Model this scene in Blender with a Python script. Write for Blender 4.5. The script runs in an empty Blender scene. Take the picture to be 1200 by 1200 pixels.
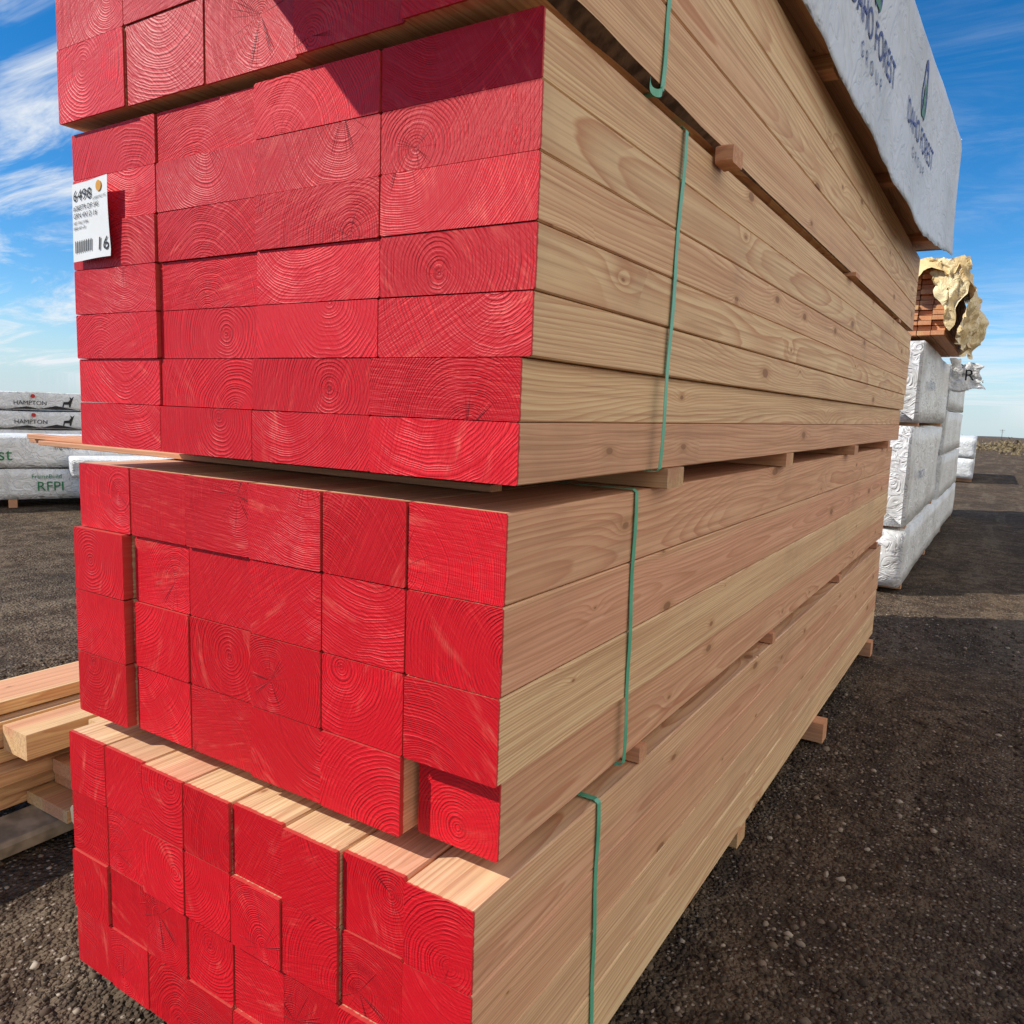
import bpy, bmesh, random
import numpy as np
from math import *
from mathutils import Vector, Matrix, Euler, noise as mnoise
random.seed(7); rng=np.random.default_rng(5)
scn=bpy.context.scene
scn.view_settings.view_transform='Standard'; scn.view_settings.look='None'; scn.view_settings.exposure=0
col=scn.collection
# ------------------------------------------------------------------ camera
CX,CY,CZ=.5597,-.9268,1.394; YA,PT,RO,F=.5599,.1317,.0357,921.7
fw=Vector((-sin(YA)*cos(PT),cos(YA)*cos(PT),-sin(PT))); rt=Vector((cos(YA),sin(YA),0)); up=rt.cross(fw)
r2=rt*cos(RO)+up*sin(RO); u2=-rt*sin(RO)+up*cos(RO)
cd=bpy.data.cameras.new("camera"); cam=bpy.data.objects.new("camera",cd); col.objects.link(cam)
M=Matrix((r2,u2,-fw)).transposed().to_4x4(); M.translation=(CX,CY,CZ); cam.matrix_world=M
cd.sensor_width=36; cd.lens=36*F/1200; cd.clip_start=.02; cd.clip_end=9000
scn.camera=cam
# ------------------------------------------------------------------ node helper
class NT:
    def __init__(s,name,world=False):
        if world: s.m=bpy.data.worlds.new(name)
        else: s.m=bpy.data.materials.new(name)
        s.m.use_nodes=True; s.t=s.m.node_tree; s.t.nodes.clear()
    def n(s,ty,**k):
        nd=s.t.nodes.new(ty)
        for a,b in k.items(): setattr(nd,a,b)
        return nd
    def put(s,sock,v):
        if isinstance(v,bpy.types.NodeSocket): s.t.links.new(v,sock)
        elif v is not None:
            if isinstance(v,(tuple,list)) and len(v)==3 and sock.type=='RGBA': v=(*v,1)
            sock.default_value=v
    def math(s,op,a,b=None,c=None,clamp=False):
        nd=s.n('ShaderNodeMath',operation=op,use_clamp=clamp)
        for i,v in enumerate((a,b,c)):
            if v is not None: s.put(nd.inputs[i],v)
        return nd.outputs[0]
    def vm(s,op,a,b=None,scale=None):
        nd=s.n('ShaderNodeVectorMath',operation=op); s.put(nd.inputs[0],a)
        if b is not None: s.put(nd.inputs[1],b)
        if scale is not None: s.put(nd.inputs['Scale'],scale)
        return nd.outputs['Value'] if op in('LENGTH','DOT_PRODUCT','DISTANCE') else nd.outputs[0]
    def sep(s,v):
        nd=s.n('ShaderNodeSeparateXYZ'); s.put(nd.inputs[0],v); return nd.outputs
    def comb(s,x,y,z):
        nd=s.n('ShaderNodeCombineXYZ')
        for i,v in enumerate((x,y,z)): s.put(nd.inputs[i],v)
        return nd.outputs[0]
    def mix(s,f,a,b,bt='MIX'):
        nd=s.n('ShaderNodeMix',data_type='RGBA',blend_type=bt,clamp_factor=True)
        s.put(nd.inputs[0],f); s.put(nd.inputs[6],a); s.put(nd.inputs[7],b); return nd.outputs[2]
    def ss(s,v,a,b,lo=0.,hi=1.):
        nd=s.n('ShaderNodeMapRange',interpolation_type='SMOOTHSTEP')
        for i,x in enumerate((v,a,b,lo,hi)): s.put(nd.inputs[i],x)
        return nd.outputs[0]
    def noise(s,v,sc,det=3,rough=.55,dist=0,dim='3D'):
        nd=s.n('ShaderNodeTexNoise',noise_dimensions=dim)
        if dim=='1D': s.put(nd.inputs['W'],v)
        else: s.put(nd.inputs['Vector'],v)
        nd.inputs['Scale'].default_value=sc; nd.inputs['Detail'].default_value=det
        nd.inputs['Roughness'].default_value=rough; nd.inputs['Distortion'].default_value=dist
        return nd.outputs[0]
    def attr(s,name,fac=False):
        nd=s.n('ShaderNodeAttribute',attribute_name=name); return nd.outputs['Fac' if fac else 'Vector']
    def bump(s,h,st,dist,nrm=None):
        nd=s.n('ShaderNodeBump'); s.put(nd.inputs['Strength'],st); s.put(nd.inputs['Distance'],dist); s.put(nd.inputs['Height'],h)
        if nrm is not None: s.put(nd.inputs['Normal'],nrm)
        return nd.outputs[0]
    def bsdf(s,c,rough=.7,nrm=None,spec=.3,**k):
        nd=s.n('ShaderNodeBsdfPrincipled'); s.put(nd.inputs['Base Color'],c); s.put(nd.inputs['Roughness'],rough)
        s.put(nd.inputs['Specular IOR Level'],spec)
        if nrm is not None: s.put(nd.inputs['Normal'],nrm)
        for a,b in k.items(): s.put(nd.inputs[a],b)
        o=s.n('ShaderNodeOutputMaterial'); s.t.links.new(nd.outputs[0],o.inputs[0]); return s.m

def plain(name,c,rough=.6,spec=.3,var=.15,sc=8,bmp=0.0):
    t=NT(name); g=t.n('ShaderNodeTexCoord').outputs['Object']
    n=t.noise(g,sc,2); cc=t.mix(t.ss(n,.3,.7),tuple(x*(1-var) for x in c),tuple(min(1,x*(1+var)) for x in c))
    nr=t.bump(t.noise(g,sc*6,2),.4,bmp) if bmp else None
    return t.bsdf(cc,rough,nr,spec)

# ------------------------------------------------------------------ wood / red paint
def grain(t,end=False):
    gp=t.attr('gp'); rnd=t.attr('rnd'); x,y,z=t.sep(gp); rx,ry,rz=t.sep(rnd)
    off=t.math('MULTIPLY',rx,37.)
    nv=t.comb(t.math('ADD',x,off),t.math('MULTIPLY',y,.28),z)
    w=t.math('SUBTRACT',t.noise(nv,4.5 if end else 3.4,2 if end else 1,.55),.5)
    fine=t.math('SUBTRACT',t.noise(t.comb(x,t.math('MULTIPLY',y,.08),z),45,1,.5),.5)
    d=t.math('SQRT',t.math('ADD',t.math('MULTIPLY',x,x),t.math('MULTIPLY',z,z)))
    d=t.math('ADD',d,t.math('MULTIPLY',w,.055 if end else .055)); d=t.math('ADD',d,t.math('MULTIPLY',fine,.0040 if end else .003))
    return gp,rnd,x,y,z,rx,ry,rz,d,w,fine
def wood_mat(name,tint=(1,1,1),red_edge=True,dirt=.36):
    t=NT(name); gp,rnd,x,y,z,rx,ry,rz,d,w,fine=grain(t)
    kc=t.comb(t.math('ADD',t.math('MULTIPLY',y,2.7),t.math('MULTIPLY',rx,53.)),t.math('ADD',t.math('MULTIPLY',t.math('ADD',x,z),6.5),t.math('MULTIPLY',ry,17.)),0.)
    vo=t.n('ShaderNodeTexVoronoi',voronoi_dimensions='2D',feature='F1'); t.put(vo.inputs['Vector'],kc); vo.inputs['Scale'].default_value=1
    cr=t.sep(vo.outputs['Color']); on=t.math('GREATER_THAN',cr[0],.62); size=t.math('ADD',.014,t.math('MULTIPLY',t.math('MULTIPLY',cr[1],cr[1]),.08))
    dk=t.math('ADD',vo.outputs['Distance'],t.math('MULTIPLY',fine,.05))
    swirl=t.math('MULTIPLY',on,t.math('MULTIPLY',.016,t.math('EXPONENT',t.math('MULTIPLY',dk,-9.))))
    d2=t.math('ADD',d,swirl)
    sp=t.math('ADD',.0036,t.math('MULTIPLY',ry,.0032))
    ph=t.math('FRACT',t.math('DIVIDE',d2,sp))
    late=t.math('MULTIPLY',t.math('POWER',ph,2.0),t.ss(ph,1.,.88))
    late=t.math('MULTIPLY',late,t.math('ADD',.1,t.math('MULTIPLY',1.6,t.noise(t.math('MULTIPLY',d2,90.),1,1,dim='1D'))))
    heart=t.ss(t.math('ADD',d,t.math('MULTIPLY',rz,.07)),.075,.115)
    base=t.mix(heart,(.80*tint[0],.42*tint[1],.265*tint[2]),(.88*tint[0],.635*tint[1],.36*tint[2]))
    base=t.mix(t.ss(rx,.4,.9,0,.85),base,(.80*tint[0],.44*tint[1],.265*tint[2]))
    lc=t.mix(rx,(.57,.25,.115),(.52,.19,.10))
    c=t.mix(t.math('MULTIPLY',late,.88),base,lc)
    streak=t.noise(t.comb(t.math('MULTIPLY',x,130.),t.math('MULTIPLY',y,1.3),t.math('MULTIPLY',z,130.)),1,4,.68)
    c=t.mix(t.ss(streak,.42,.72,0,.65),c,(.43,.21,.105))
    c=t.mix(t.ss(streak,.45,.25,0,.45),c,(.94,.73,.46))
    band=t.noise(t.comb(t.math('MULTIPLY',x,22.),t.math('MULTIPLY',y,.7),t.math('MULTIPLY',z,22.)),1,2,.6)
    c=t.mix(t.ss(band,.5,.75,0,.42),c,(.54,.25,.135))
    halo=t.math('MULTIPLY',on,t.ss(dk,t.math('MULTIPLY',size,2.8),size))
    c=t.mix(t.math('MULTIPLY',halo,.5),c,(.50,.25,.11))
    core=t.math('MULTIPLY',on,t.ss(dk,t.math('MULTIPLY',size,1.15),t.math('MULTIPLY',size,.75)))
    kr=t.math('FRACT',t.math('MULTIPLY',dk,85.))
    c=t.mix(t.math('MULTIPLY',core,.8),c,t.mix(kr,(.36,.17,.08),(.20,.09,.045)))
    dn=t.noise(t.vm('ADD',gp,rnd),2.3,4,.68)
    c=t.mix(t.ss(dn,.48,.8,0,dirt),c,(.34,.20,.13))
    c=t.mix(t.math('MULTIPLY',rz,.14),c,(.42,.24,.15))
    if red_edge:
        ey=t.attr('ey',True); e=t.math('SUBTRACT',ey,t.math('MULTIPLY',streak,.007))
        c=t.mix(t.ss(e,.002,-.001,0,.9),c,(.5,.012,.02))
    nr=t.bump(streak,.4,.0007)
    return t.bsdf(c,.65,nr,.25)
def red_mat():
    t=NT('red_end_paint'); gp,rnd,x,y,z,rx,ry,rz,d,w,fine=grain(t,True)
    d=t.math('ADD',d,t.math('MULTIPLY',t.noise(t.math('ADD',t.math('MULTIPLY',d,45.),t.math('MULTIPLY',rz,30.)),1,1,dim='1D'),.010))
    sp=t.math('ADD',.0036,t.math('MULTIPLY',ry,.0034))
    q_=t.math('DIVIDE',d,sp); ph=t.math('FRACT',q_); rid=t.math('FLOOR',q_)
    wn=t.n('ShaderNodeTexWhiteNoise',noise_dimensions='1D'); t.put(wn.inputs['W'],rid); rv=wn.outputs[0]
    late=t.math('MULTIPLY',t.ss(ph,t.math('ADD',.2,t.math('MULTIPLY',rv,.3)),.75),t.ss(ph,1.,.9))
    late=t.math('MULTIPLY',late,t.math('ADD',.5,t.math('MULTIPLY',rv,.5)))
    n1=t.noise(t.vm('ADD',gp,rnd),11,4,.65)
    late=t.math('MULTIPLY',late,t.ss(n1,.36,.60,.22,1.))
    c=t.mix(rx,(.60,.004,.012),(.86,.010,.024))
    ang=t.math('MULTIPLY',rz,3.); ca=t.math('COSINE',ang); sa=t.math('SINE',ang)
    a=t.math('ADD',t.math('MULTIPLY',x,ca),t.math('MULTIPLY',z,sa)); b=t.math('SUBTRACT',t.math('MULTIPLY',z,ca),t.math('MULTIPLY',x,sa))
    off=t.math('MULTIPLY',rx,9.)
    fz=t.noise(t.comb(t.math('MULTIPLY',a,230.),t.math('MULTIPLY',b,14.),off),1,3,.7)
    late=t.math('MULTIPLY',late,t.ss(fz,.25,.5,.5,1.))
    c=t.mix(t.math('MULTIPLY',late,.80),c,(.23,.001,.005))
    c=t.mix(t.ss(fz,.52,.76,0,.45),c,(.97,.055,.045))
    rub=t.noise(t.comb(t.math('MULTIPLY',a,30.),t.math('MULTIPLY',b,6.),off),1,4,.7)
    c=t.mix(t.ss(rub,.56,.80,0,.6),c,(.95,.18,.13))
    c=t.mix(t.ss(n1,.62,.42,0,.42),c,(.42,.003,.009))
    th=t.math('ARCTAN2',z,x)
    ck=t.math('ABSOLUTE',t.math('SUBTRACT',t.noise(t.math('ADD',t.math('MULTIPLY',th,1.1),t.math('MULTIPLY',rx,40.)),1.3,1,dim='1D'),.5))
    ck=t.math('MULTIPLY',t.ss(ck,.008,.002),t.ss(t.math('ADD',d,t.math('MULTIPLY',ry,.06)),.085,.04))
    c=t.mix(t.math('MULTIPLY',ck,.7),c,(.10,.003,.006))
    h=t.math('ADD',t.math('MULTIPLY',late,-1.),t.math('MULTIPLY',fz,1.5)); h=t.math('SUBTRACT',h,t.math('MULTIPLY',ck,2.))
    nr=t.bump(h,.8,.0012)
    return t.bsdf(c,.5,nr,.3)
WOOD=wood_mat('douglas_fir_wood'); RED=red_mat()
OLDW=wood_mat('sawn_sticker_wood',(.85,.8,.7),False,.6)
BARK=plain('bark_wane',(.13,.075,.045),.9,.1,.5,30,.002)

class Beams:
    def __init__(s): s.v=[];s.f=[];s.m=[];s.gp=[];s.rnd=[];s.ey=[]
    def add(s,x0,x1,z0,z1,y0,L,pith=None,ch=.002,rot=0.,wane=0,bow=.0012,endmat=1,seg=6,tilt=0.,axis='y',eyo=0.):
        cx,cz=(x0+x1)/2,(z0+z1)/2; w,h=x1-x0,z1-z0
        if pith is None: pith=(random.uniform(-.35,.35)*w,random.uniform(-.5,.6)*h)
        px,pz=pith; yo=random.uniform(0,50); R=(random.random(),random.random(),random.random())
        b0=len(s.v); bx,bz=random.uniform(-bow,bow),random.uniform(-bow,bow); sl=random.uniform(-.012,.012); sz=random.uniform(-.012,.012)
        ys=[k/seg for k in range(seg+1)]
        if wane: ys=sorted(set(ys+[i*.06/L for i in range(1,24)]))
        for k in ys:
            c=ch; wv=c
            if wane: wv=max(c,wane*(1-min(1,k*L/1.2))*(.75+.5*mnoise.noise(Vector((k*L*9,2,2)))+.15*random.random()))
            hw,hh=w/2,h/2
            sec=[(-hw+c,-hh),(hw-wv,-hh),(hw,-hh+wv*.8),(hw,hh-c),(hw-c,hh),(-hw+c,hh),(-hw,hh-c),(-hw,-hh+c)]
            for (a,b) in sec:
                ar,br=a*cos(rot)-b*sin(rot),a*sin(rot)+b*cos(rot)
                q=sin(pi*k)
                X,Y,Z=cx+ar+bx*q+tilt*k*L,y0+k*L,cz+br+bz*q
                if axis=='x': X,Y=Y,X
                s.v.append((X,Y,Z)); s.gp.append((a-px+sl*k*L,yo+k*L,b-pz+sz*k*L)); s.rnd.append(R); s.ey.append(k*L-eyo)
        n=len(ys)
        for k in range(n-1):
            for j in range(8):
                a=b0+k*8+j; b=b0+k*8+(j+1)%8
                q=(a,b,b+8,a+8)
                if axis=='x': q=q[::-1]
                s.f.append(q); s.m.append(2 if (wane and j in(1,)) else 0)
        e0=tuple(b0+j for j in range(8))[::-1]; e1=tuple(b0+(n-1)*8+j for j in range(8))
        if axis=='x': e0,e1=e0[::-1],e1[::-1]
        s.f+= [e0,e1]; s.m+=[endmat,endmat]
    def make(s,name,parent,mats=None):
        me=bpy.data.meshes.new(name); me.from_pydata(s.v,[],s.f); 
        for m in (mats or [WOOD,RED,BARK]): me.materials.append(m)
        me.polygons.foreach_set('material_index',s.m)
        for nm,ar,ty in (('gp',s.gp,'FLOAT_VECTOR'),('rnd',s.rnd,'FLOAT_VECTOR'),('ey',s.ey,'FLOAT')):
            at=me.attributes.new(nm,ty,'POINT'); at.data.foreach_set('vector' if ty!='FLOAT' else 'value',np.array(ar,'f').ravel())
        me.update(); o=bpy.data.objects.new(name,me); col.objects.link(o); o.parent=parent; return o
def empty(name,loc=(0,0,0),rz=0):
    o=bpy.data.objects.new(name,None); o.location=loc; o.rotation_euler[2]=rz; col.objects.link(o); return o
def meshobj(name,v,f,mat,parent=None,smooth=False):
    me=bpy.data.meshes.new(name); me.from_pydata([tuple(map(float,p)) for p in v],[],f)
    for m in (mat if isinstance(mat,list) else [mat]): me.materials.append(m)
    if smooth: me.polygons.foreach_set('use_smooth',[True]*len(f))
    me.update(); o=bpy.data.objects.new(name,me); col.objects.link(o)
    if parent: o.parent=parent
    return o

ts=NT('green_plastic_strap'); gpos=ts.n('ShaderNodeTexCoord').outputs['Object']
sc_=ts.mix(ts.noise(gpos,30,2),(.07,.36,.22),(.18,.58,.38))
STRAP=ts.bsdf(sc_,.35,None,.5)
def strap(name,parent,x0,x1,z0,z1,y,w=.0145,dy=0.):
    c=.004; P=[(x1+.0025,z0+c),(x1+.0025,z1-c),(x1-c,z1+.0022),(x0+c,z1+.0022),(x0-.0025,z1-c),(x0-.0025,z0+c),(x0+c,z0-.0015),(x1-c,z0-.0015)]
    Q=[]
    for i in range(len(P)):
        a=P[i];b=P[(i+1)%len(P)]; k=14 if i==0 else 4
        for j in range(k):
            u=j/k; Q.append((a[0]+(b[0]-a[0])*u+(.0012*sin(u*pi*5) if i==0 else 0),a[1]+(b[1]-a[1])*u,y+dy*(((a[1]+(b[1]-a[1])*u)-z0)/(z1-z0))+.0015*sin(u*7)))
    v=[];f=[];n=len(Q)
    for (x,z,yy) in Q: v+=[(x,yy-w/2,z),(x,yy+w/2,z)]
    for i in range(n):
        a=2*i;b=2*((i+1)%n); f.append((a,a+1,b+1,b))
    o=meshobj(name,v,f,STRAP,parent)
    md=o.modifiers.new('s','SOLIDIFY'); md.thickness=.0009; md.offset=1
    return o

L0=4.33
Z4=.09; q=.1397; Z3=.686; Z2=1.286; r=.0889; Z1=1.924
def pithpick(w,h):
    if random.random()<.42: return (random.uniform(-.35,.35)*w,random.uniform(-.4,.4)*h)
    if random.random()<.5: return (random.choice([-1,1])*random.uniform(.4,.9)*w,random.uniform(-.9,.9)*h)
    return (random.uniform(-.6,.6)*w,random.choice([-1,1])*random.uniform(.5,1.3)*h)
g=.0020
# ---- lowest bundle: 8 x 4
P4=empty('lumber_bundle'); B=Beams(); w=1.106/8; x4=-.0441
for c in range(8):
    co=random.uniform(-.004,.004); 
    for k in range(4):
        x1=x4-c*w; yo=-.0293+random.uniform(-.005,.005)+co
        if c==0 and k==3: yo=-.0293
        if c==1 and k==3: yo=-.022
        B.add(x1-w+g/2+.0006+random.uniform(0,.0020),x1-g/2,Z4+k*q,Z4+k*q+q-g,yo,L0+random.uniform(-.02,.02),pithpick(w,q),ch=.0030,rot=random.uniform(-.005,.005),eyo=.004 if c else 0)
B.make('timbers',P4); strap('strap',P4,x4-1.106,x4,Z4,Z4+4*q,.405,dy=-.02)
D=Beams()
for yy,e in ((.32,1.19),(1.55,1.19),(2.6,1.25),(4.1,1.23)):
    D.add(yy-.045,yy+.045,.0,.0885,-1.25 ,e,ch=.003,axis='x',endmat=0,bow=.003)
D.make('dunnage',P4,[OLDW])
# ---- bundle of 6x8: 6 x 4
P3=empty('lumber_bundle'); B=Beams(); w=1.106/6; x3=-.0404
for c in range(6):
    for k in range(4):
        x1=x3-c*w; yo=.0157+random.uniform(-.004,.004); dx=0; ww=w; eo=.006
        if c==5 and k<3: yo=.003; dx=-.009; eo=.018
        if c==4: yo+=.003; dx=-.001; ww=w-.003
        if c==3: yo+=.002
        if c==0 and k==0: yo=.045; dx=-.012; ww=w-.022
        if c==0: eo=0
        if c==0 and k>0: yo=.0157+.002*k-.003
        if c==1 and k==0: yo=.012
        B.add(x1-ww+g/2+dx+random.uniform(0,.0015),x1-g/2+dx,Z3+k*q,Z3+k*q+q-g,yo,L0+random.uniform(-.02,.02),pithpick(w,q),ch=.0030,rot=random.uniform(-.004,.004),eyo=eo)
B.make('timbers',P3); strap('strap',P3,x3-1.11,x3,Z3,Z3+4*q,.485,dy=-.01)
D=Beams()
for yy in (.60,1.7,2.9,4.1):
    D.add(yy-.02,yy+.02,Z4+4*q+.0005,Z3-.0008,-1.2,1.155+random.uniform(0,.006),ch=.0015,axis='x',endmat=0)
D.make('stickers',P3,[OLDW])
# ---- bundle of 4x12: 4 x 7
P2=empty('lumber_bundle'); B=Beams(); w=1.106/4
for c in range(4):
    for k in range(7):
        x1=-c*w+(-.0147 if (k<2) else (-.001,.002,.003,.002,0)[k-2])
        if c==3: x1=-c*w
        yo=random.uniform(-.004,.004)
        if c==0: yo=random.uniform(-.002,.003)
        if c==2: yo+=.003
        if k<2 and c==0: yo=-.001
        ww=w-g
        if c==2 and k<2: ww=w-.004
        p=(random.uniform(-.35,.35)*w,random.choice([random.uniform(-.6,.6),random.uniform(-1.4,-.6),random.uniform(.6,1.6)])*r)
        B.add(x1-ww,x1,Z2+k*r,Z2+k*r+r-g*.7,yo,L0+random.uniform(-.02,.02),p,ch=.0026,rot=random.uniform(-.003,.003),eyo=.008 if c else 0)
B.make('planks',P2); strap('strap',P2,-1.106,0.003,Z2,Z2+7*r,.475,dy=.035)
D=Beams()
for yy,e in ((.60,.002),(1.6,-.004),(2.75,.01),(3.9,.0)):
    D.add(yy-.045,yy+.045,Z3+4*q,Z2-.0008,-1.2,1.19+e,ch=.0015,axis='x',endmat=0)
for i,(yy,zo,xs_) in enumerate(((.23,0,-1.70),(.27,0,-1.83),(.31,0,-1.76),(.25,.0135,-1.80),(.295,.0135,-1.68),(.35,.0,-1.85))):
    D.add(yy-.018,yy+.018,Z3+4*q+.001+zo,Z3+4*q+.0135+zo,xs_,1.5,ch=.0012,axis='x',endmat=0,bow=.002)
D.make('stickers',P2,[OLDW])
# ---- label
LW=NT('label_paper'); lp=LW.n('ShaderNodeTexCoord').outputs['Object']; LW=LW.bsdf(LW.mix(LW.noise(lp,20,3),(.74,.74,.72),(.84,.84,.83)),.5,None,.3)
INK=plain('black_ink',(.02,.02,.022),.5,.3,.2); RUST=plain('orange_ink',(.65,.30,.03),.5)
lab=empty('bundle_tag',(-1.085,-.012,1.655),0)
def lf(co): return Vector((co.x+.004*co.z/.15,-.0015-.006*abs(sin(co.x/.132*3+co.z/.15*2))*co.x/.132,co.z+.004*co.x/.132))
v=[];f=[]
for i in range(13):
    for j in range(13): v.append(lf(Vector((i/12*.132,0,j/12*.150))))
for i in range(12):
    for j in range(12): a=i*13+j; f.append((a,a+13,a+14,a+1))
meshobj('paper',v,f,LW,lab,True)
def text(name,s,size,mat,parent,loc,rot=(pi/2,0,0),align='LEFT',func=None,sx=1):
    cu=bpy.data.curves.new(name,'FONT'); cu.body=s; cu.size=size; cu.align_x=align; cu.resolution_u=3
    to=bpy.data.objects.new('tmp',cu); col.objects.link(to); bpy.context.view_layer.update()
    me=bpy.data.meshes.new_from_object(to.evaluated_get(bpy.context.evaluated_depsgraph_get())); bpy.data.objects.remove(to)
    me.name=name; me.materials.clear(); me.materials.append(mat)
    for vv in me.vertices: vv.co.x*=sx
    R=Matrix.Translation(loc)@Euler(rot).to_matrix().to_4x4(); me.transform(R)
    if func:
        for vv in me.vertices: vv.co=func(vv.co)
    o=bpy.data.objects.new(name,me); col.objects.link(o); o.parent=parent; return o
lf2=lambda co: lf(co)+Vector((0,-.0016,0))
for nm,s,sz,x,z,sx in (('lot_number','6498',.030,.006,.116,1.1),('grade_text','#2&BTR DF S4S',.0135,.006,.098,1),('size_text','GRN 4X12-16',.014,.006,.083,1),('tally','NET TALLY 896',.008,.006,.071,1),
    ('serial','0000-4471-28',.008,.006,.061,1),('bar','IIIIIIII',.034,.008,.016,1),('length_text','16',.036,.090,.014,1.1),('mill','LUMBER MILLS INC',.0065,.074,.112,1)):
    text(nm,s,sz,INK,lab,(x,0,z),func=lf2,sx=sx)
bmv=[]
for i in range(20): a=i*2*pi/20; bmv.append(lf2(Vector((.101+.011*cos(a),0,.134+.010*sin(a)))))
meshobj('logo',bmv,[tuple(range(20))],RUST,lab)
# ---- top bare bundle: 5 x 3 of 6x10
P1=empty('lumber_bundle'); B=Beams(); w=1.125/5
for c in range(5):
    for k in range(3):
        x1=.008-c*w; yo=-.012+random.uniform(-.004,.004); L=L0+.02
        if c==0: yo=-.028
        if c==1: yo=-.018
        if k==2 and c<3: yo=-.30; L+=.28
        B.add(x1-w+g,x1,Z1+k*q,Z1+k*q+q-g,yo,L,pithpick(w,q),ch=.003,rot=random.uniform(-.003,.003),wane=.026 if (c==0 and k==0) else 0)
B.make('timbers',P1); strap('strap',P1,-1.117,.008,Z1,Z1+3*q,.372,dy=.03)
v=[];f=[]
for i in range(12):
    u=i/11; yy=.372-.05*u; zz=Z1-.004-.012*sin(u*pi)
    v+=[(.011+.004*sin(u*6),yy,zz),(.011+.004*sin(u*6+.4),yy,zz+.013)]
for i in range(11): f.append((2*i,2*i+2,2*i+3,2*i+1))
meshobj('strap_tail',v,f,STRAP,P1)
D=Beams()
for yy,e in ((2.24,.028),(3.7,.008)):
    D.add(yy-.045,yy+.045,Z2+7*r,Z1-.0008,-1.15,1.15+e,ch=.002,axis='x',endmat=0)
D.add(.67,.735,Z1-.034,Z1-.0005,.006,.036,ch=.004,axis='x',endmat=0); D.make('stickers',P1,[OLDW])

# ------------------------------------------------------------------ wraps
def wrapmat(name,c=(.80,.81,.82),bs=1.0,rough=.42):
    t=NT(name); gpz=t.n('ShaderNodeTexCoord').outputs['Object']
    n=t.noise(gpz,1.6,4,.65); cc=t.mix(t.ss(n,.4,.75),c,tuple(x*.74 for x in (c[0],c[1]*.98,c[2]*.93)))
    nn=t.noise(gpz,3,2); wv=t.noise(t.vm('MULTIPLY',t.vm('ADD',gpz,t.comb(nn,nn,nn)),(1.,.6,1.6)),4.5,3,.6,.8)
    ridge=t.math('ABSOLUTE',t.math('SUBTRACT',wv,.5))
    h=t.math('ADD',t.ss(ridge,0,.10),t.math('MULTIPLY',wv,1.2))
    return t.bsdf(cc,rough,t.bump(h,.45*bs,.014),.4)
WRAP=wrapmat('white_lumber_wrap',(.66,.72,.80),.8); WRAP2=wrapmat('white_plastic_wrap',(.86,.87,.87),1.3)
NAVY=plain('navy_print',(.02,.05,.26),.45); GREENP=plain('green_print',(.03,.20,.08),.45); GRAYP=plain('grey_print',(.10,.15,.30),.45)
BLACKP=plain('black_print',(.02,.02,.02),.45); REDP=plain('red_print',(.5,.03,.03),.45)
P0=empty('wrapped_lumber_bundle')
ZB,ZT=2.385,2.98
def XS(y): return .022+.138*max(0,min(1,y/4.3))**1.2
def dsp(y,z):
    return mnoise.noise(Vector((y*1.3,z*1.8,3.1)))*.010+mnoise.noise(Vector((y*3.6,z*2.5,9.)))*.005
def hem(y):
    u=min(1,max(0,y/4.3)); return 2.43-.19*sin(min(1,u*1.15)*pi/2)**1.0+.10*max(0,u-.75)/.25+.014*mnoise.noise(Vector((y*2.4,5,1)))+.012*mnoise.noise(Vector((y*7,5,1)))
def flare(y,z): return .010*max(0,(1-(z-hem(y))/(ZT-hem(y))))**3
v=[];f=[];ny=110;nz=22
yl=[-.07+4.40*i/ny for i in range(ny+1)]
for y in yl:
    h0=hem(y); X=XS(y)
    for j in range(nz+1):
        u=j/nz; z=h0+(ZT-h0)*u
        v.append((X+dsp(y,z)+flare(y,z)-.01*max(0,u-.93)/.07,y,z))
    for j in range(1,13):
        u=j/12; v.append((X-.012-u*1.14,y,ZT+.006+dsp(y,u*3)*.6))
    for j in range(1,9):
        u=j/8; v.append((X-1.155+dsp(y,u),y,ZT-u*(ZT-h0)))
m=nz+1+12+8
for i in range(ny):
    for j in range(m-1): a=i*m+j; f.append((a,a+m,a+m+1,a+1))
o=meshobj('wrap',v,f,WRAP,P0,True); md=o.modifiers.new('s','SOLIDIFY'); md.thickness=.0012
for ye in (0,1):
    v=[];f=[]
    for i in range(31):
        x=XS(4.3*ye)-.002-1.15*i/30
        for j in range(13):
            z=ZT-(ZT-2.38)*j/12; v.append((x,(-.072,4.332)[ye]+dsp(x*2,z),z))
    for i in range(30):
        for j in range(12): a=i*13+j; f.append((a,a+1,a+14,a+13))
    meshobj('wrap_end',v,f,WRAP,P0,True)
B=Beams(); w=1.13/6
for c in range(6):
    for k in range(4):
        x1=.022-.018-c*w
        B.add(x1-w+g,x1,ZB+k*.146,ZB+k*.146+.144,-.05,4.36,endmat=0,tilt=.125/4.36)
B.make('timbers',P0,[WOOD])
D=Beams()
for yy in (.4,1.5,2.7,3.9): D.add(yy-.04,yy+.04,Z1+3*q,ZB-.0008,-1.02,1.03+.025*yy,ch=.002,axis='x',endmat=0)
D.make('stickers',P0,[OLDW])
def onwrap(co): return Vector((XS(co.y)+dsp(co.y,co.z)+flare(co.y,co.z)+.0028,co.y,co.z))
RX=(pi/2,0,pi/2)
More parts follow.
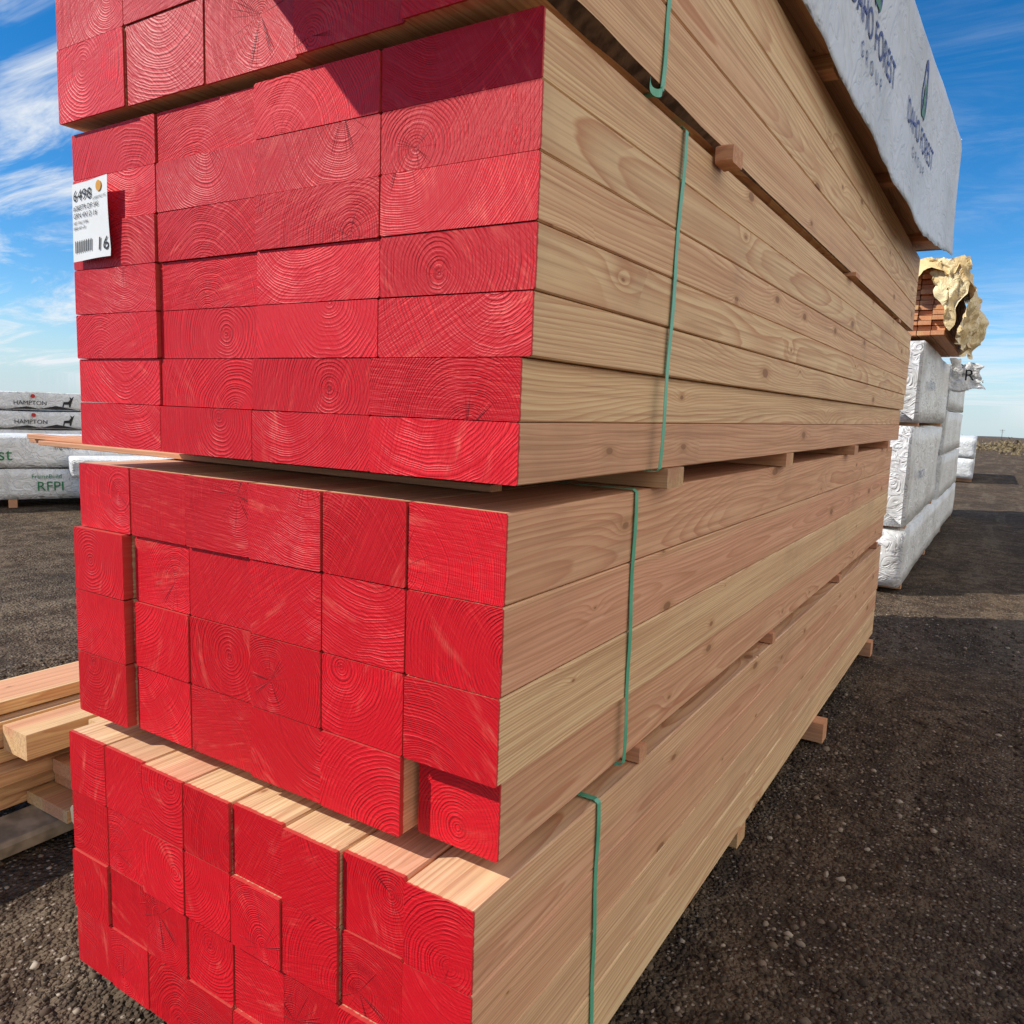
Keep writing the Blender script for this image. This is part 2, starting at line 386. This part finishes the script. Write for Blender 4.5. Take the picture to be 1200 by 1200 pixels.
for i in range(4):
    y0=.42+1.06*i
    if y0>3.3: continue
    text('print_name','IDAHO FOREST',.128,NAVY,P0,(0,y0,2.545),RX,func=onwrap,sx=.88)
    text('print_sub','G  R  O  U  P',.062,GRAYP,P0,(0,y0+.20,2.46),RX,func=onwrap)
    yc=y0+.40; zc=2.74
    def drop(s,n=40):
        pts=[]
        for k in range(n):
            a=2*pi*k/n; rr=s*(1+.85*max(0,sin(a))**8); pts.append((rr*cos(a)*.85,rr*sin(a)))
        return pts
    o_=drop(.085); i_=drop(.064); vv=[];ff=[]
    for (a,b) in o_: vv.append(onwrap(Vector((0,yc+a,zc+b))))
    for (a,b) in i_: vv.append(onwrap(Vector((0,yc+a,zc+b))))
    n=len(o_)
    for k in range(n):
        if k in (28,29,30,31): continue
        ff.append((k,(k+1)%n,n+(k+1)%n,n+k))
    meshobj('emblem_ring',vv,ff,NAVY,P0)
    vv=[];ff=[]
    for s,(b0,b1,hw) in enumerate(((-.07,.02,.045),(-.02,.05,.034),(.02,.09,.02))):
        k=len(vv); O=Vector((.0004*s+.0005,0,0))
        vv+=[onwrap(Vector((0,yc-hw,zc+b0)))+O,onwrap(Vector((0,yc+hw,zc+b0)))+O,onwrap(Vector((0,yc,zc+b1)))+O]; ff.append((k,k+1,k+2))
    meshobj('emblem_tree',vv,ff,[GREENP],P0)

def pack(name,loc,size,rz,mat,crumple=.02,seed=0):
    E=empty(name,loc,rz)
    W,L,H=size; bm=bmesh.new(); bmesh.ops.create_cube(bm,size=1)
    for vv in bm.verts: vv.co=Vector(((vv.co.x+.5)*W,(vv.co.y+.5)*L,(vv.co.z+.5)*H))
    bmesh.ops.bevel(bm,geom=bm.edges[:],offset=.010,segments=2,affect='EDGES')
    for ax,ln in ((0,W),(1,L),(2,H)):
        nn=int(max(4,min(40,ln/.12)))
        for k in range(1,nn):
            p=[0,0,0];p[ax]=ln*k/nn; no=[0,0,0];no[ax]=1
            bmesh.ops.bisect_plane(bm,geom=bm.verts[:]+bm.edges[:]+bm.faces[:],plane_co=p,plane_no=no)
    for vv in bm.verts:
        c=vv.co; k=mnoise.noise_vector(Vector((c.x*1.9+seed,c.y*1.2,c.z*2.4)))*crumple+mnoise.noise_vector(Vector((c.x*8+seed,c.y*5,c.z*9)))*crumple*.25
        if c.z<.03: k.z=0
        vv.co=c+k
    me=bpy.data.meshes.new(name+'_wrap'); bm.to_mesh(me); bm.free(); me.materials.append(mat); me.polygons.foreach_set('use_smooth',[True]*len(me.polygons))
    o=bpy.data.objects.new('wrap',me); col.objects.link(o); o.parent=E
    return E
def bunks(E,W,L,z0=-.09,z1=-.002):
    D=Beams()
    n=max(2,int(L/1.4))
    for k in range(n): yy=.25+(L-.5)*k/(n-1); D.add(yy-.045,yy+.045,z0,z1,.01,W-.02,ch=.003,axis='x',endmat=0)
    D.make('bunks',E,[OLDW])
c1=pack('wrapped_lumber_stack',(-1.27,6.08,.05),(1.18,6.8,.45),0,WRAP2,seed=2,crumple=.014); bunks(c1,1.18,6.8,-.05)
for (x,y,z,W,L,H,sd) in [(-1.27,6.19,.535,1.16,3.0,.82,1),(-1.26,6.2,1.39,1.165,2.95,.655,5)]:
    e=pack('wrapped_lumber_stack',(x,y,z),(W,L,H),0,WRAP2,seed=sd,crumple=.022); bunks(e,W,L,-.032,-.001)
    text('print','STRUCTURAL',.10,GRAYP,e,(W+.024,.5,H*.45),RX)
    for a in (0,1):
        vv=[];ff=[]
        for i in range(9):
            u=i/8
            vv+=[(W*(.02+.96*a)+(1-2*a)*u*W*.46,-.022,.02+u*H*.55),(W*(.02+.96*a)+(1-2*a)*u*W*.46,-.030-.01*sin(u*5),H*.97-u*H*.38)]
        for i in range(8): ff.append((2*i,2*i+2,2*i+3,2*i+1))
        meshobj('end_fold',vv,ff,WRAP2,e,True)
# boards with kraft tarp on top
E=empty('tarped_lumber_bundle',(0,0,0)); B=Beams()
TS=wood_mat('stained_board_wood',(.95,.85,.65),False,.4)
for c in range(11):
    for k in range(13):
        x1=.03-c*.1; B.add(x1-.094,x1,2.085+k*.040,2.085+k*.040+.034,6.25+random.uniform(-.03,.03),2.4,ch=.001,endmat=0,seg=1)
B.make('boards',E,[TS])
tp=NT('yellow_brown_tarp'); go=tp.n('ShaderNodeTexCoord').outputs['Object']
tc=tp.mix(tp.ss(tp.noise(go,3,4,.6),.35,.7),(.74,.53,.24),(.90,.75,.44))
TARP=tp.bsdf(tc,.45,tp.bump(tp.noise(go,9,3,.65,1.5),.8,.03),.4)
v=[];f=[];nu,nv=80,44
for i in range(nu+1):
    s=i/nu
    for j in range(nv+1):
        y=6.12+2.72*j/nv
        Lp=1.18; tot=Lp+.66; t_=s*tot
        if t_<Lp: x=-1.12+t_; z=2.64
        else: k=(t_-Lp); x=.06+.13*sin(min(1,k/.60)*pi*.8+.15)*(.7+.6*mnoise.noise(Vector((y*1.7,k*2,5)))+.25); z=2.64-k*.86
        edge=max(0,1-(y-6.12)/.2)
        hemj=.08*mnoise.noise(Vector((y*3,1,1))) if s>.93 else 0
        k3=mnoise.noise_vector(Vector((x*3.3,y*2.7,z*4)))*.06+mnoise.noise_vector(Vector((x*9,y*8,z*11)))*.045+mnoise.noise_vector(Vector((x*22,y*19,z*25)))*.018
        kk=1 if t_<Lp else max(.15,1-(t_-Lp)/.2)
        if x<.0 or t_<Lp: dz=abs(k3.z)*kk-.17*edge*(.75+.5*mnoise.noise(Vector((x*5,2,2))))*kk
        else: dz=k3.z*.5
        v.append((max(x+k3.x,.036) if t_>Lp else x+k3.x,y-abs(k3.y)-.02,z+dz+hemj))
for i in range(nu):
    for j in range(nv): a=i*(nv+1)+j; f.append((a,a+1,a+nv+2,a+nv+1))
meshobj('tarp',v,f,TARP,E,True)
# gathered corner of the tarp folded across the near end
v=[];f=[]
for i in range(21):
    for j in range(17):
        u,w_=i/20,j/16
        k3=mnoise.noise_vector(Vector((u*4,w_*4,8)))*.05+mnoise.noise_vector(Vector((u*11,w_*9,3)))*.02
        v.append((-.10+u*(.27-.12*w_)+.05*sin(w_*pi)+k3.x,6.14-abs(k3.y)-.03*sin(u*pi),2.66-w_*(.12+.42*u)+k3.z*.6))
for i in range(20):
    for j in range(16): a=i*17+j; f.append((a,a+1,a+18,a+17))
meshobj('tarp_fold',v,f,TARP,E,True)
v=[];f=[]
for i in range(17):
    for j in range(17):
        u,w_=i/16,j/16; k=mnoise.noise_vector(Vector((u*3,w_*3,2)))*.09+mnoise.noise_vector(Vector((u*8,w_*8,2)))*.03
        v.append((-.09+u*.30+k.x,9.3+k.y+.2*u,2.13-.36*w_*(1-.35*u)-.12*u+k.z))
for i in range(16):
    for j in range(16): a=i*17+j; f.append((a,a+1,a+18,a+17))
fl=empty('loose_wrap_flap'); meshobj('sheet',v,f,WRAP2,fl,True)
text('print','R',.17,BLACKP,fl,(.05,9.17,1.87))
for z,sd in ((.50,31),(1.03,33),(1.56,35)): e=pack('wrapped_lumber_stack',(-1.3,9.5,z),(1.2,3.5,.51),0,WRAP2,seed=sd,crumple=.014)

def gz(y): return -.0135*max(0,y-13)
for (x,y,W,L,n,H) in ((-1.45,23,1.25,6,2,.52),):
    for k in range(n):
        e=pack('wrapped_lumber_stack',(x,y,gz(y)+.10+k*(H+.02)),(W,L,H),0.03,WRAP2,seed=y+k,crumple=.014)
        bunks(e,W,L,-.1 if k==0 else -.02,-.002)

# ------------------------------------------------------------------ left background stacks
ang=atan2(-.447,.894); T=Vector((.447,.894,0)); N=Vector((.894,-.447,0))
def lrow(center,along,length,z,H,seed,mat=None):
    o=Vector(center)+T*along-N*1.1
    return pack('wrapped_lumber_stack',(o.x,o.y,z),(1.1,length,H),ang,mat or WRAP2,seed=seed,crumple=.012)
def ltext(E,s,size,mat,y,z,sx=1): return text('print',s,size,mat,E,(1.1+.016,y,z),RX,sx=sx)
A=Vector((-9.3,4.0,0))
e=lrow(A,-2.2,5.6,.10,.36,41); bunks(e,1.1,5.6,-.1,-.002); ltext(e,'Roseburg',.14,BLACKP,1.25,.06,1.0); ltext(e,'RFPI',.16,GREENP,2.2,.10); ltext(e,'FrameBuild',.07,GREENP,2.15,.25)
e=lrow(A,-2.3,5.6,.48,.36,43); ltext(e,'RFPI-Joist',.21,GREENP,1.25,.09,1.0); ltext(e,'Engineered',.06,BLACKP,2.5,.22)
A2=A+N*.9
e=lrow(A2,.45,3.0,.10,.30,47); bunks(e,1.1,3.0,-.1,-.002)
e=lrow(A2,.35,3.0,.43,.20,49)
A3=A-N*5.5
for k in range(4):
    e=lrow(A3,-4.2,8.5,.05+k*.335,.31,51+k)
    if k>=2:
        for j in range(7):
            y0=.4+j*1.15
            ltext(e,'HAMPTON',.105,BLACKP,y0+.05,.09,1.0)
            meshobj('print_hills',[(1.118,y0-.05,.01),(1.118,y0+.25,.06),(1.118,y0+.45,.02),(1.118,y0+.7,.08),(1.118,y0+1.05,.01)],[(0,1,2),(2,3,4)],BLACKP,e)
            meshobj('print_dot',[(1.118,y0+.35+.035*cos(a*pi/8),.245+.035*sin(a*pi/8)) for a in range(16)],[tuple(range(16))],REDP,e)
            el=[(0,.06),(.02,.15),(.10,.16),(.13,.2),(.12,.25),(.15,.22),(.19,.26),(.165,.19),(.15,.15),(.13,.06),(.11,.06),(.105,.11),(.03,.11),(.02,.06)]
            meshobj('print_elk',[(1.1185,y0+.8+a,b) for a,b in el],[tuple(range(len(el)))],BLACKP,e)
A4=A-N*16
for k in range(3): lrow(A4,-12,7,.08+k*.42,.4,71+k)
# ------------------------------------------------------------------ loose lumber pile on the left
E=empty('lumber_pile'); B=Beams()
PW=wood_mat('pile_board_wood',(1.0,.97,.85),False,.4); GW=plain('weathered_board',(.30,.25,.19),.85,.1,.35,14,.002)
specs=[(.06,.045,[( -1.80,.24,.30),(-2.05,.24,.22)]),
       (.105,.05,[(-1.83,.19,.38),(-2.03,.28,.16)]),
       (.175,.05,[(-1.76,.19,.34),(-1.97,.27,.10)]),
       (.227,.05,[(-1.82,.19,.52),(-2.03,.27,.02)]),
       (.28,.085,[(-1.70,.14,.40),(-1.86,.14,.22),(-2.02,.24,-.25)]),
       (.366,.045,[(-1.86,.19,.75),(-2.07,.22,-.2)])]
for z,th,row in specs:
    for (x,ww,y0) in row: B.add(x-ww,x,z,z+th-.004,y0,3.6,ch=.002,rot=random.uniform(-.02,.02),endmat=0,tilt=random.uniform(-.01,.01))
B.make('boards',E,[PW])
D=Beams()
for yy in (.75,2.2,3.4):
    for z0,z1 in ((0,.058),(.156,.174)): D.add(yy-.045,yy+.045,z0,z1,-2.4,.66,ch=.003,axis='x',endmat=0)
D.make('bunks',E,[GW])
B=Beams(); B.add(-1.74,-1.62,.10,.16,.28,2.5,ch=.01,rot=.15,endmat=0); B.add(-2.02,-1.86,.0,.055,.12,2.8,ch=.012,rot=-.1,endmat=0); B.add(-1.74,-1.60,.03,.085,.42,2.5,ch=.012,rot=.3,endmat=0); B.add(-1.70,-1.58,.20,.27,.30,2.0,ch=.008,rot=-.12,endmat=0)
B.make('slabs',E,[GW])

# ------------------------------------------------------------------ ground
t=NT('gravel_yard'); gp=t.n('ShaderNodeTexCoord').outputs['Object']
big=t.noise(gp,.6,4,.65); mid=t.noise(gp,6,5,.7)
trk=t.noise(t.vm('MULTIPLY',gp,(2.2,.22,1.)),1.4,3,.6)
vo=t.n('ShaderNodeTexVoronoi'); t.put(vo.inputs['Vector'],gp); vo.inputs['Scale'].default_value=75
cv=t.sep(vo.outputs['Color'])
c=t.mix(t.ss(mid,.32,.68),(.070,.045,.029),(.190,.135,.088))
c=t.mix(t.ss(big,.45,.60,0,.6),c,(.060,.044,.033))
c=t.mix(t.ss(trk,.50,.66,0,.55),c,(.23,.175,.120))
c=t.mix(t.math('MULTIPLY',t.math('GREATER_THAN',cv[0],.86),t.ss(vo.outputs['Distance'],.5,.3)),c,(.32,.26,.20))
c=t.mix(t.math('MULTIPLY',t.math('LESS_THAN',cv[0],.22),.6),c,(.034,.025,.019))
h=t.math('ADD',t.math('MULTIPLY',vo.outputs['Distance'],-1.3),t.math('MULTIPLY',mid,8.))
GM=t.bsdf(c,.9,t.bump(h,.9,.014),.1)
xs=np.concatenate([-np.geomspace(3000,12,30),np.linspace(-11,11,110),np.geomspace(12,3000,30)]); ys=np.concatenate([-np.geomspace(500,5,12),np.linspace(-4.5,22,150),np.geomspace(23,5000,40)])
def gb(x,y): return .014*mnoise.noise(Vector((x*1.4,y*1.4,0)))+.03*mnoise.noise(Vector((x*.3,y*.3,4)))*min(1,max(0,(abs(x+.6)-.9)))-.012+(.030*mnoise.noise(Vector((x*3.2,y*.6,7)))*min(1,max(0,(abs(x+.6)-.8)*2)))
v=[];f=[]
for x in xs:
    for y in ys: v.append((x,y,min(0,gz(y)) + (gb(x,y) if abs(x)<60 and y<60 else 0)))
n=len(ys)
for i in range(len(xs)-1):
    for j in range(n-1): a=i*n+j; f.append((a,a+n,a+n+1,a+1))
meshobj('ground',v,f,GM,None,True)
bm=bmesh.new(); bmesh.ops.create_icosphere(bm,subdivisions=1,radius=1); IV=np.array([x.co[:] for x in bm.verts]); IF=np.array([[q_.index for q_ in p.verts] for p in bm.faces]); bm.free()
t=NT('gravel_stone'); a=t.attr('rnd',True); cr=t.n('ShaderNodeValToRGB'); t.put(cr.inputs[0],a)
el=cr.color_ramp.elements; el[0].color=(.045,.031,.022,1); el[1].color=(.45,.37,.28,1); e_=el.new(.62); e_.color=(.12,.085,.056,1); e_=el.new(.9); e_.color=(.23,.17,.118,1)
STM=t.bsdf(cr.outputs[0],.85,None,.15)
def stones(name,n,area,smin,smax,seed):
    rg=np.random.default_rng(seed)
    xx=rg.uniform(area[0],area[1],n); yy=area[2]+(area[3]-area[2])*rg.random(n)**1.6
    keep=np.array([mnoise.noise(Vector((a*1.6,b*.9,3)))*1.3+.15+.5*rg.random()>.2 for a,b in zip(xx,yy)]); xx=xx[keep]; yy=yy[keep]; n=len(xx)
    s=smin*(smax/smin)**(rg.random(n)**3.0)
    V=IV[None]*(1+.28*rg.standard_normal((n,len(IV),1)).clip(-1.5,1.5)); V=V*(rg.uniform(.6,1.2,(n,1,3)))*s[:,None,None]; V[:,:,2]*=.7
    zz=np.array([gb(a,b) for a,b in zip(xx,yy)])+s*.1
    V+=np.stack([xx,yy,zz],1)[:,None,:]
    Fa=(IF[None]+(np.arange(n)*len(IV))[:,None,None]).reshape(-1,3)
    me=bpy.data.meshes.new(name); me.vertices.add(n*len(IV)); me.vertices.foreach_set('co',V.ravel().astype('f'))
    me.loops.add(len(Fa)*3); me.loops.foreach_set('vertex_index',Fa.ravel().astype('i')); me.polygons.add(len(Fa)); me.polygons.foreach_set('loop_start',np.arange(0,len(Fa)*3,3,dtype='i'))
    me.update(calc_edges=True); at=me.attributes.new('rnd','FLOAT','POINT'); at.data.foreach_set('value',np.repeat(rg.random(n),len(IV)).astype('f'))
    me.materials.append(STM); o=bpy.data.objects.new(name,me); col.objects.link(o); return o
G=empty('gravel')
for i,(n,ar) in enumerate(((32000,(-.3,1.6,-.6,5.5)),(26000,(-3.6,-1.05,-.9,3.0)))):
    o=stones('stones',n,ar,.0022,.015,i+3); o.parent=G

# ------------------------------------------------------------------ distance
HM=plain('far_hill_soil',(.16,.15,.15),.9,.1,.2,.01)
v=[];f=[]
for i in range(121):
    x=-2500+i*45; hgt=6+9*(mnoise.noise(Vector((x*.0022,3,0)))+.5)+3*mnoise.noise(Vector((x*.011,8,0)))
    v+=[(x,2600,-60),(x,2600,-42+hgt)]
for i in range(120): f.append((2*i,2*i+2,2*i+3,2*i+1))
meshobj('hills',v,f,HM)
SM=NT('dry_scrub'); sa=SM.attr('rnd',True); SM=SM.bsdf(SM.mix(sa,(.13,.095,.055),(.34,.27,.15)),.9,None,.1)
n=9000; rg=np.random.default_rng(11)
cxs=rg.uniform(-14,16,170); cys=rg.uniform(66,115,170); cs=rg.uniform(.4,1.2,170)
v=[];f=[];rn=[]
for i in range(n):
    k=rg.integers(170); s=cs[k]; p=np.array([cxs[k]+rg.normal()*s*.6,cys[k]+rg.normal()*s*.6,0]); p[2]=gz(p[1])+abs(rg.normal())*s*.42
    a=rg.normal(size=3)*.16*s; b=rg.normal(size=3)*.16*s; j=len(v); v+=[p,p+a,p+b]; f.append((j,j+1,j+2)); rn+=[rg.random()]*3
o=meshobj('scrub_brush',v,f,SM); at=o.data.attributes.new('rnd','FLOAT','POINT'); at.data.foreach_set('value',np.array(rn,'f'))
PM=plain('pole_wood',(.10,.075,.055),.9)
def pole(x,y,z,h=9):
    bm=bmesh.new(); bmesh.ops.create_cone(bm,segments=10,radius1=.16,radius2=.1,depth=h,cap_ends=True,matrix=Matrix.Translation((0,0,h/2)))
    for zz,ww in ((h-.6,1.2),(h-1.5,.9)): bmesh.ops.create_cube(bm,size=1,matrix=Matrix.Translation((0,.13,zz))@Matrix.Diagonal((2*ww,.1,.12,1)))
    for dx in (-1.1,-.5,.5,1.1): bmesh.ops.create_cone(bm,segments=8,radius1=.05,radius2=.03,depth=.25,cap_ends=True,matrix=Matrix.Translation((dx,.13,h-.42)))
    me=bpy.data.meshes.new('utility_pole'); bm.to_mesh(me); bm.free(); me.materials.append(PM); o=bpy.data.objects.new('utility_pole',me); o.location=(x,y,z); col.objects.link(o)
pole(-4,520,gz(520)-2,8); pole(-150,85,-1.5,6.2)

# ------------------------------------------------------------------ light
el_=radians(40); hx,hy=.76,.65
sd=Vector((-hx*cos(el_),-hy*cos(el_),sin(el_))).normalized()
ld=bpy.data.lights.new('sun','SUN'); ld.energy=5.0; ld.angle=radians(.5); ld.color=(1,.95,.86)
lo=bpy.data.objects.new('sun',ld); col.objects.link(lo); lo.rotation_euler=sd.to_track_quat('Z','Y').to_euler(); lo.location=(-20,-16,20)
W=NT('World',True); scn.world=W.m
sk=W.n('ShaderNodeTexSky',sky_type='NISHITA'); sk.sun_disc=False; sk.sun_elevation=el_; sk.sun_rotation=atan2(-hx,-hy)%(2*pi); sk.air_density=1.0; sk.dust_density=.1; sk.ozone_density=4.0; sk.altitude=1200
hs=W.n('ShaderNodeHueSaturation'); hs.inputs['Saturation'].default_value=1.35; W.put(hs.inputs['Color'],sk.outputs[0])
dirv=W.n('ShaderNodeTexCoord').outputs['Generated']; x,y,z=W.sep(dirv)
zz=W.math('MAXIMUM',z,.02); pv=W.comb(W.math('DIVIDE',x,W.math('ADD',zz,.12)),W.math('DIVIDE',y,W.math('ADD',zz,.12)),0.)
rotm=W.n('ShaderNodeMapping'); W.put(rotm.inputs[0],pv); rotm.inputs['Rotation'].default_value=(0,0,.5); rotm.inputs['Scale'].default_value=(.6,1.5,1)
n1=W.noise(rotm.outputs[0],1.7,6,.66,.8)
west=W.ss(x,-.55,-.85,.15,1.); east_fill=W.ss(x,.1,.55)
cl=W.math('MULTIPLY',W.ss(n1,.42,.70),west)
cl=W.math('MAXIMUM',cl,W.math('MULTIPLY',W.ss(n1,.28,.50,.35,1.),east_fill))  # cloud bank added in the unseen +X sky to brighten the shaded side faces
base=W.mix(W.ss(z,.11,.0,0,.75),hs.outputs[0],(3.3,4.55,5.6))
hz=W.math('MULTIPLY',W.ss(z,.20,.05,0,.5),W.ss(n1,.42,.65,.0,1.))
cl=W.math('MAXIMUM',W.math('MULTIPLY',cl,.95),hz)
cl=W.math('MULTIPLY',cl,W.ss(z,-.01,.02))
cc=W.mix(cl,base,W.mix(east_fill,(6.2,6.5,6.8),(8.8,8.2,7.4)))
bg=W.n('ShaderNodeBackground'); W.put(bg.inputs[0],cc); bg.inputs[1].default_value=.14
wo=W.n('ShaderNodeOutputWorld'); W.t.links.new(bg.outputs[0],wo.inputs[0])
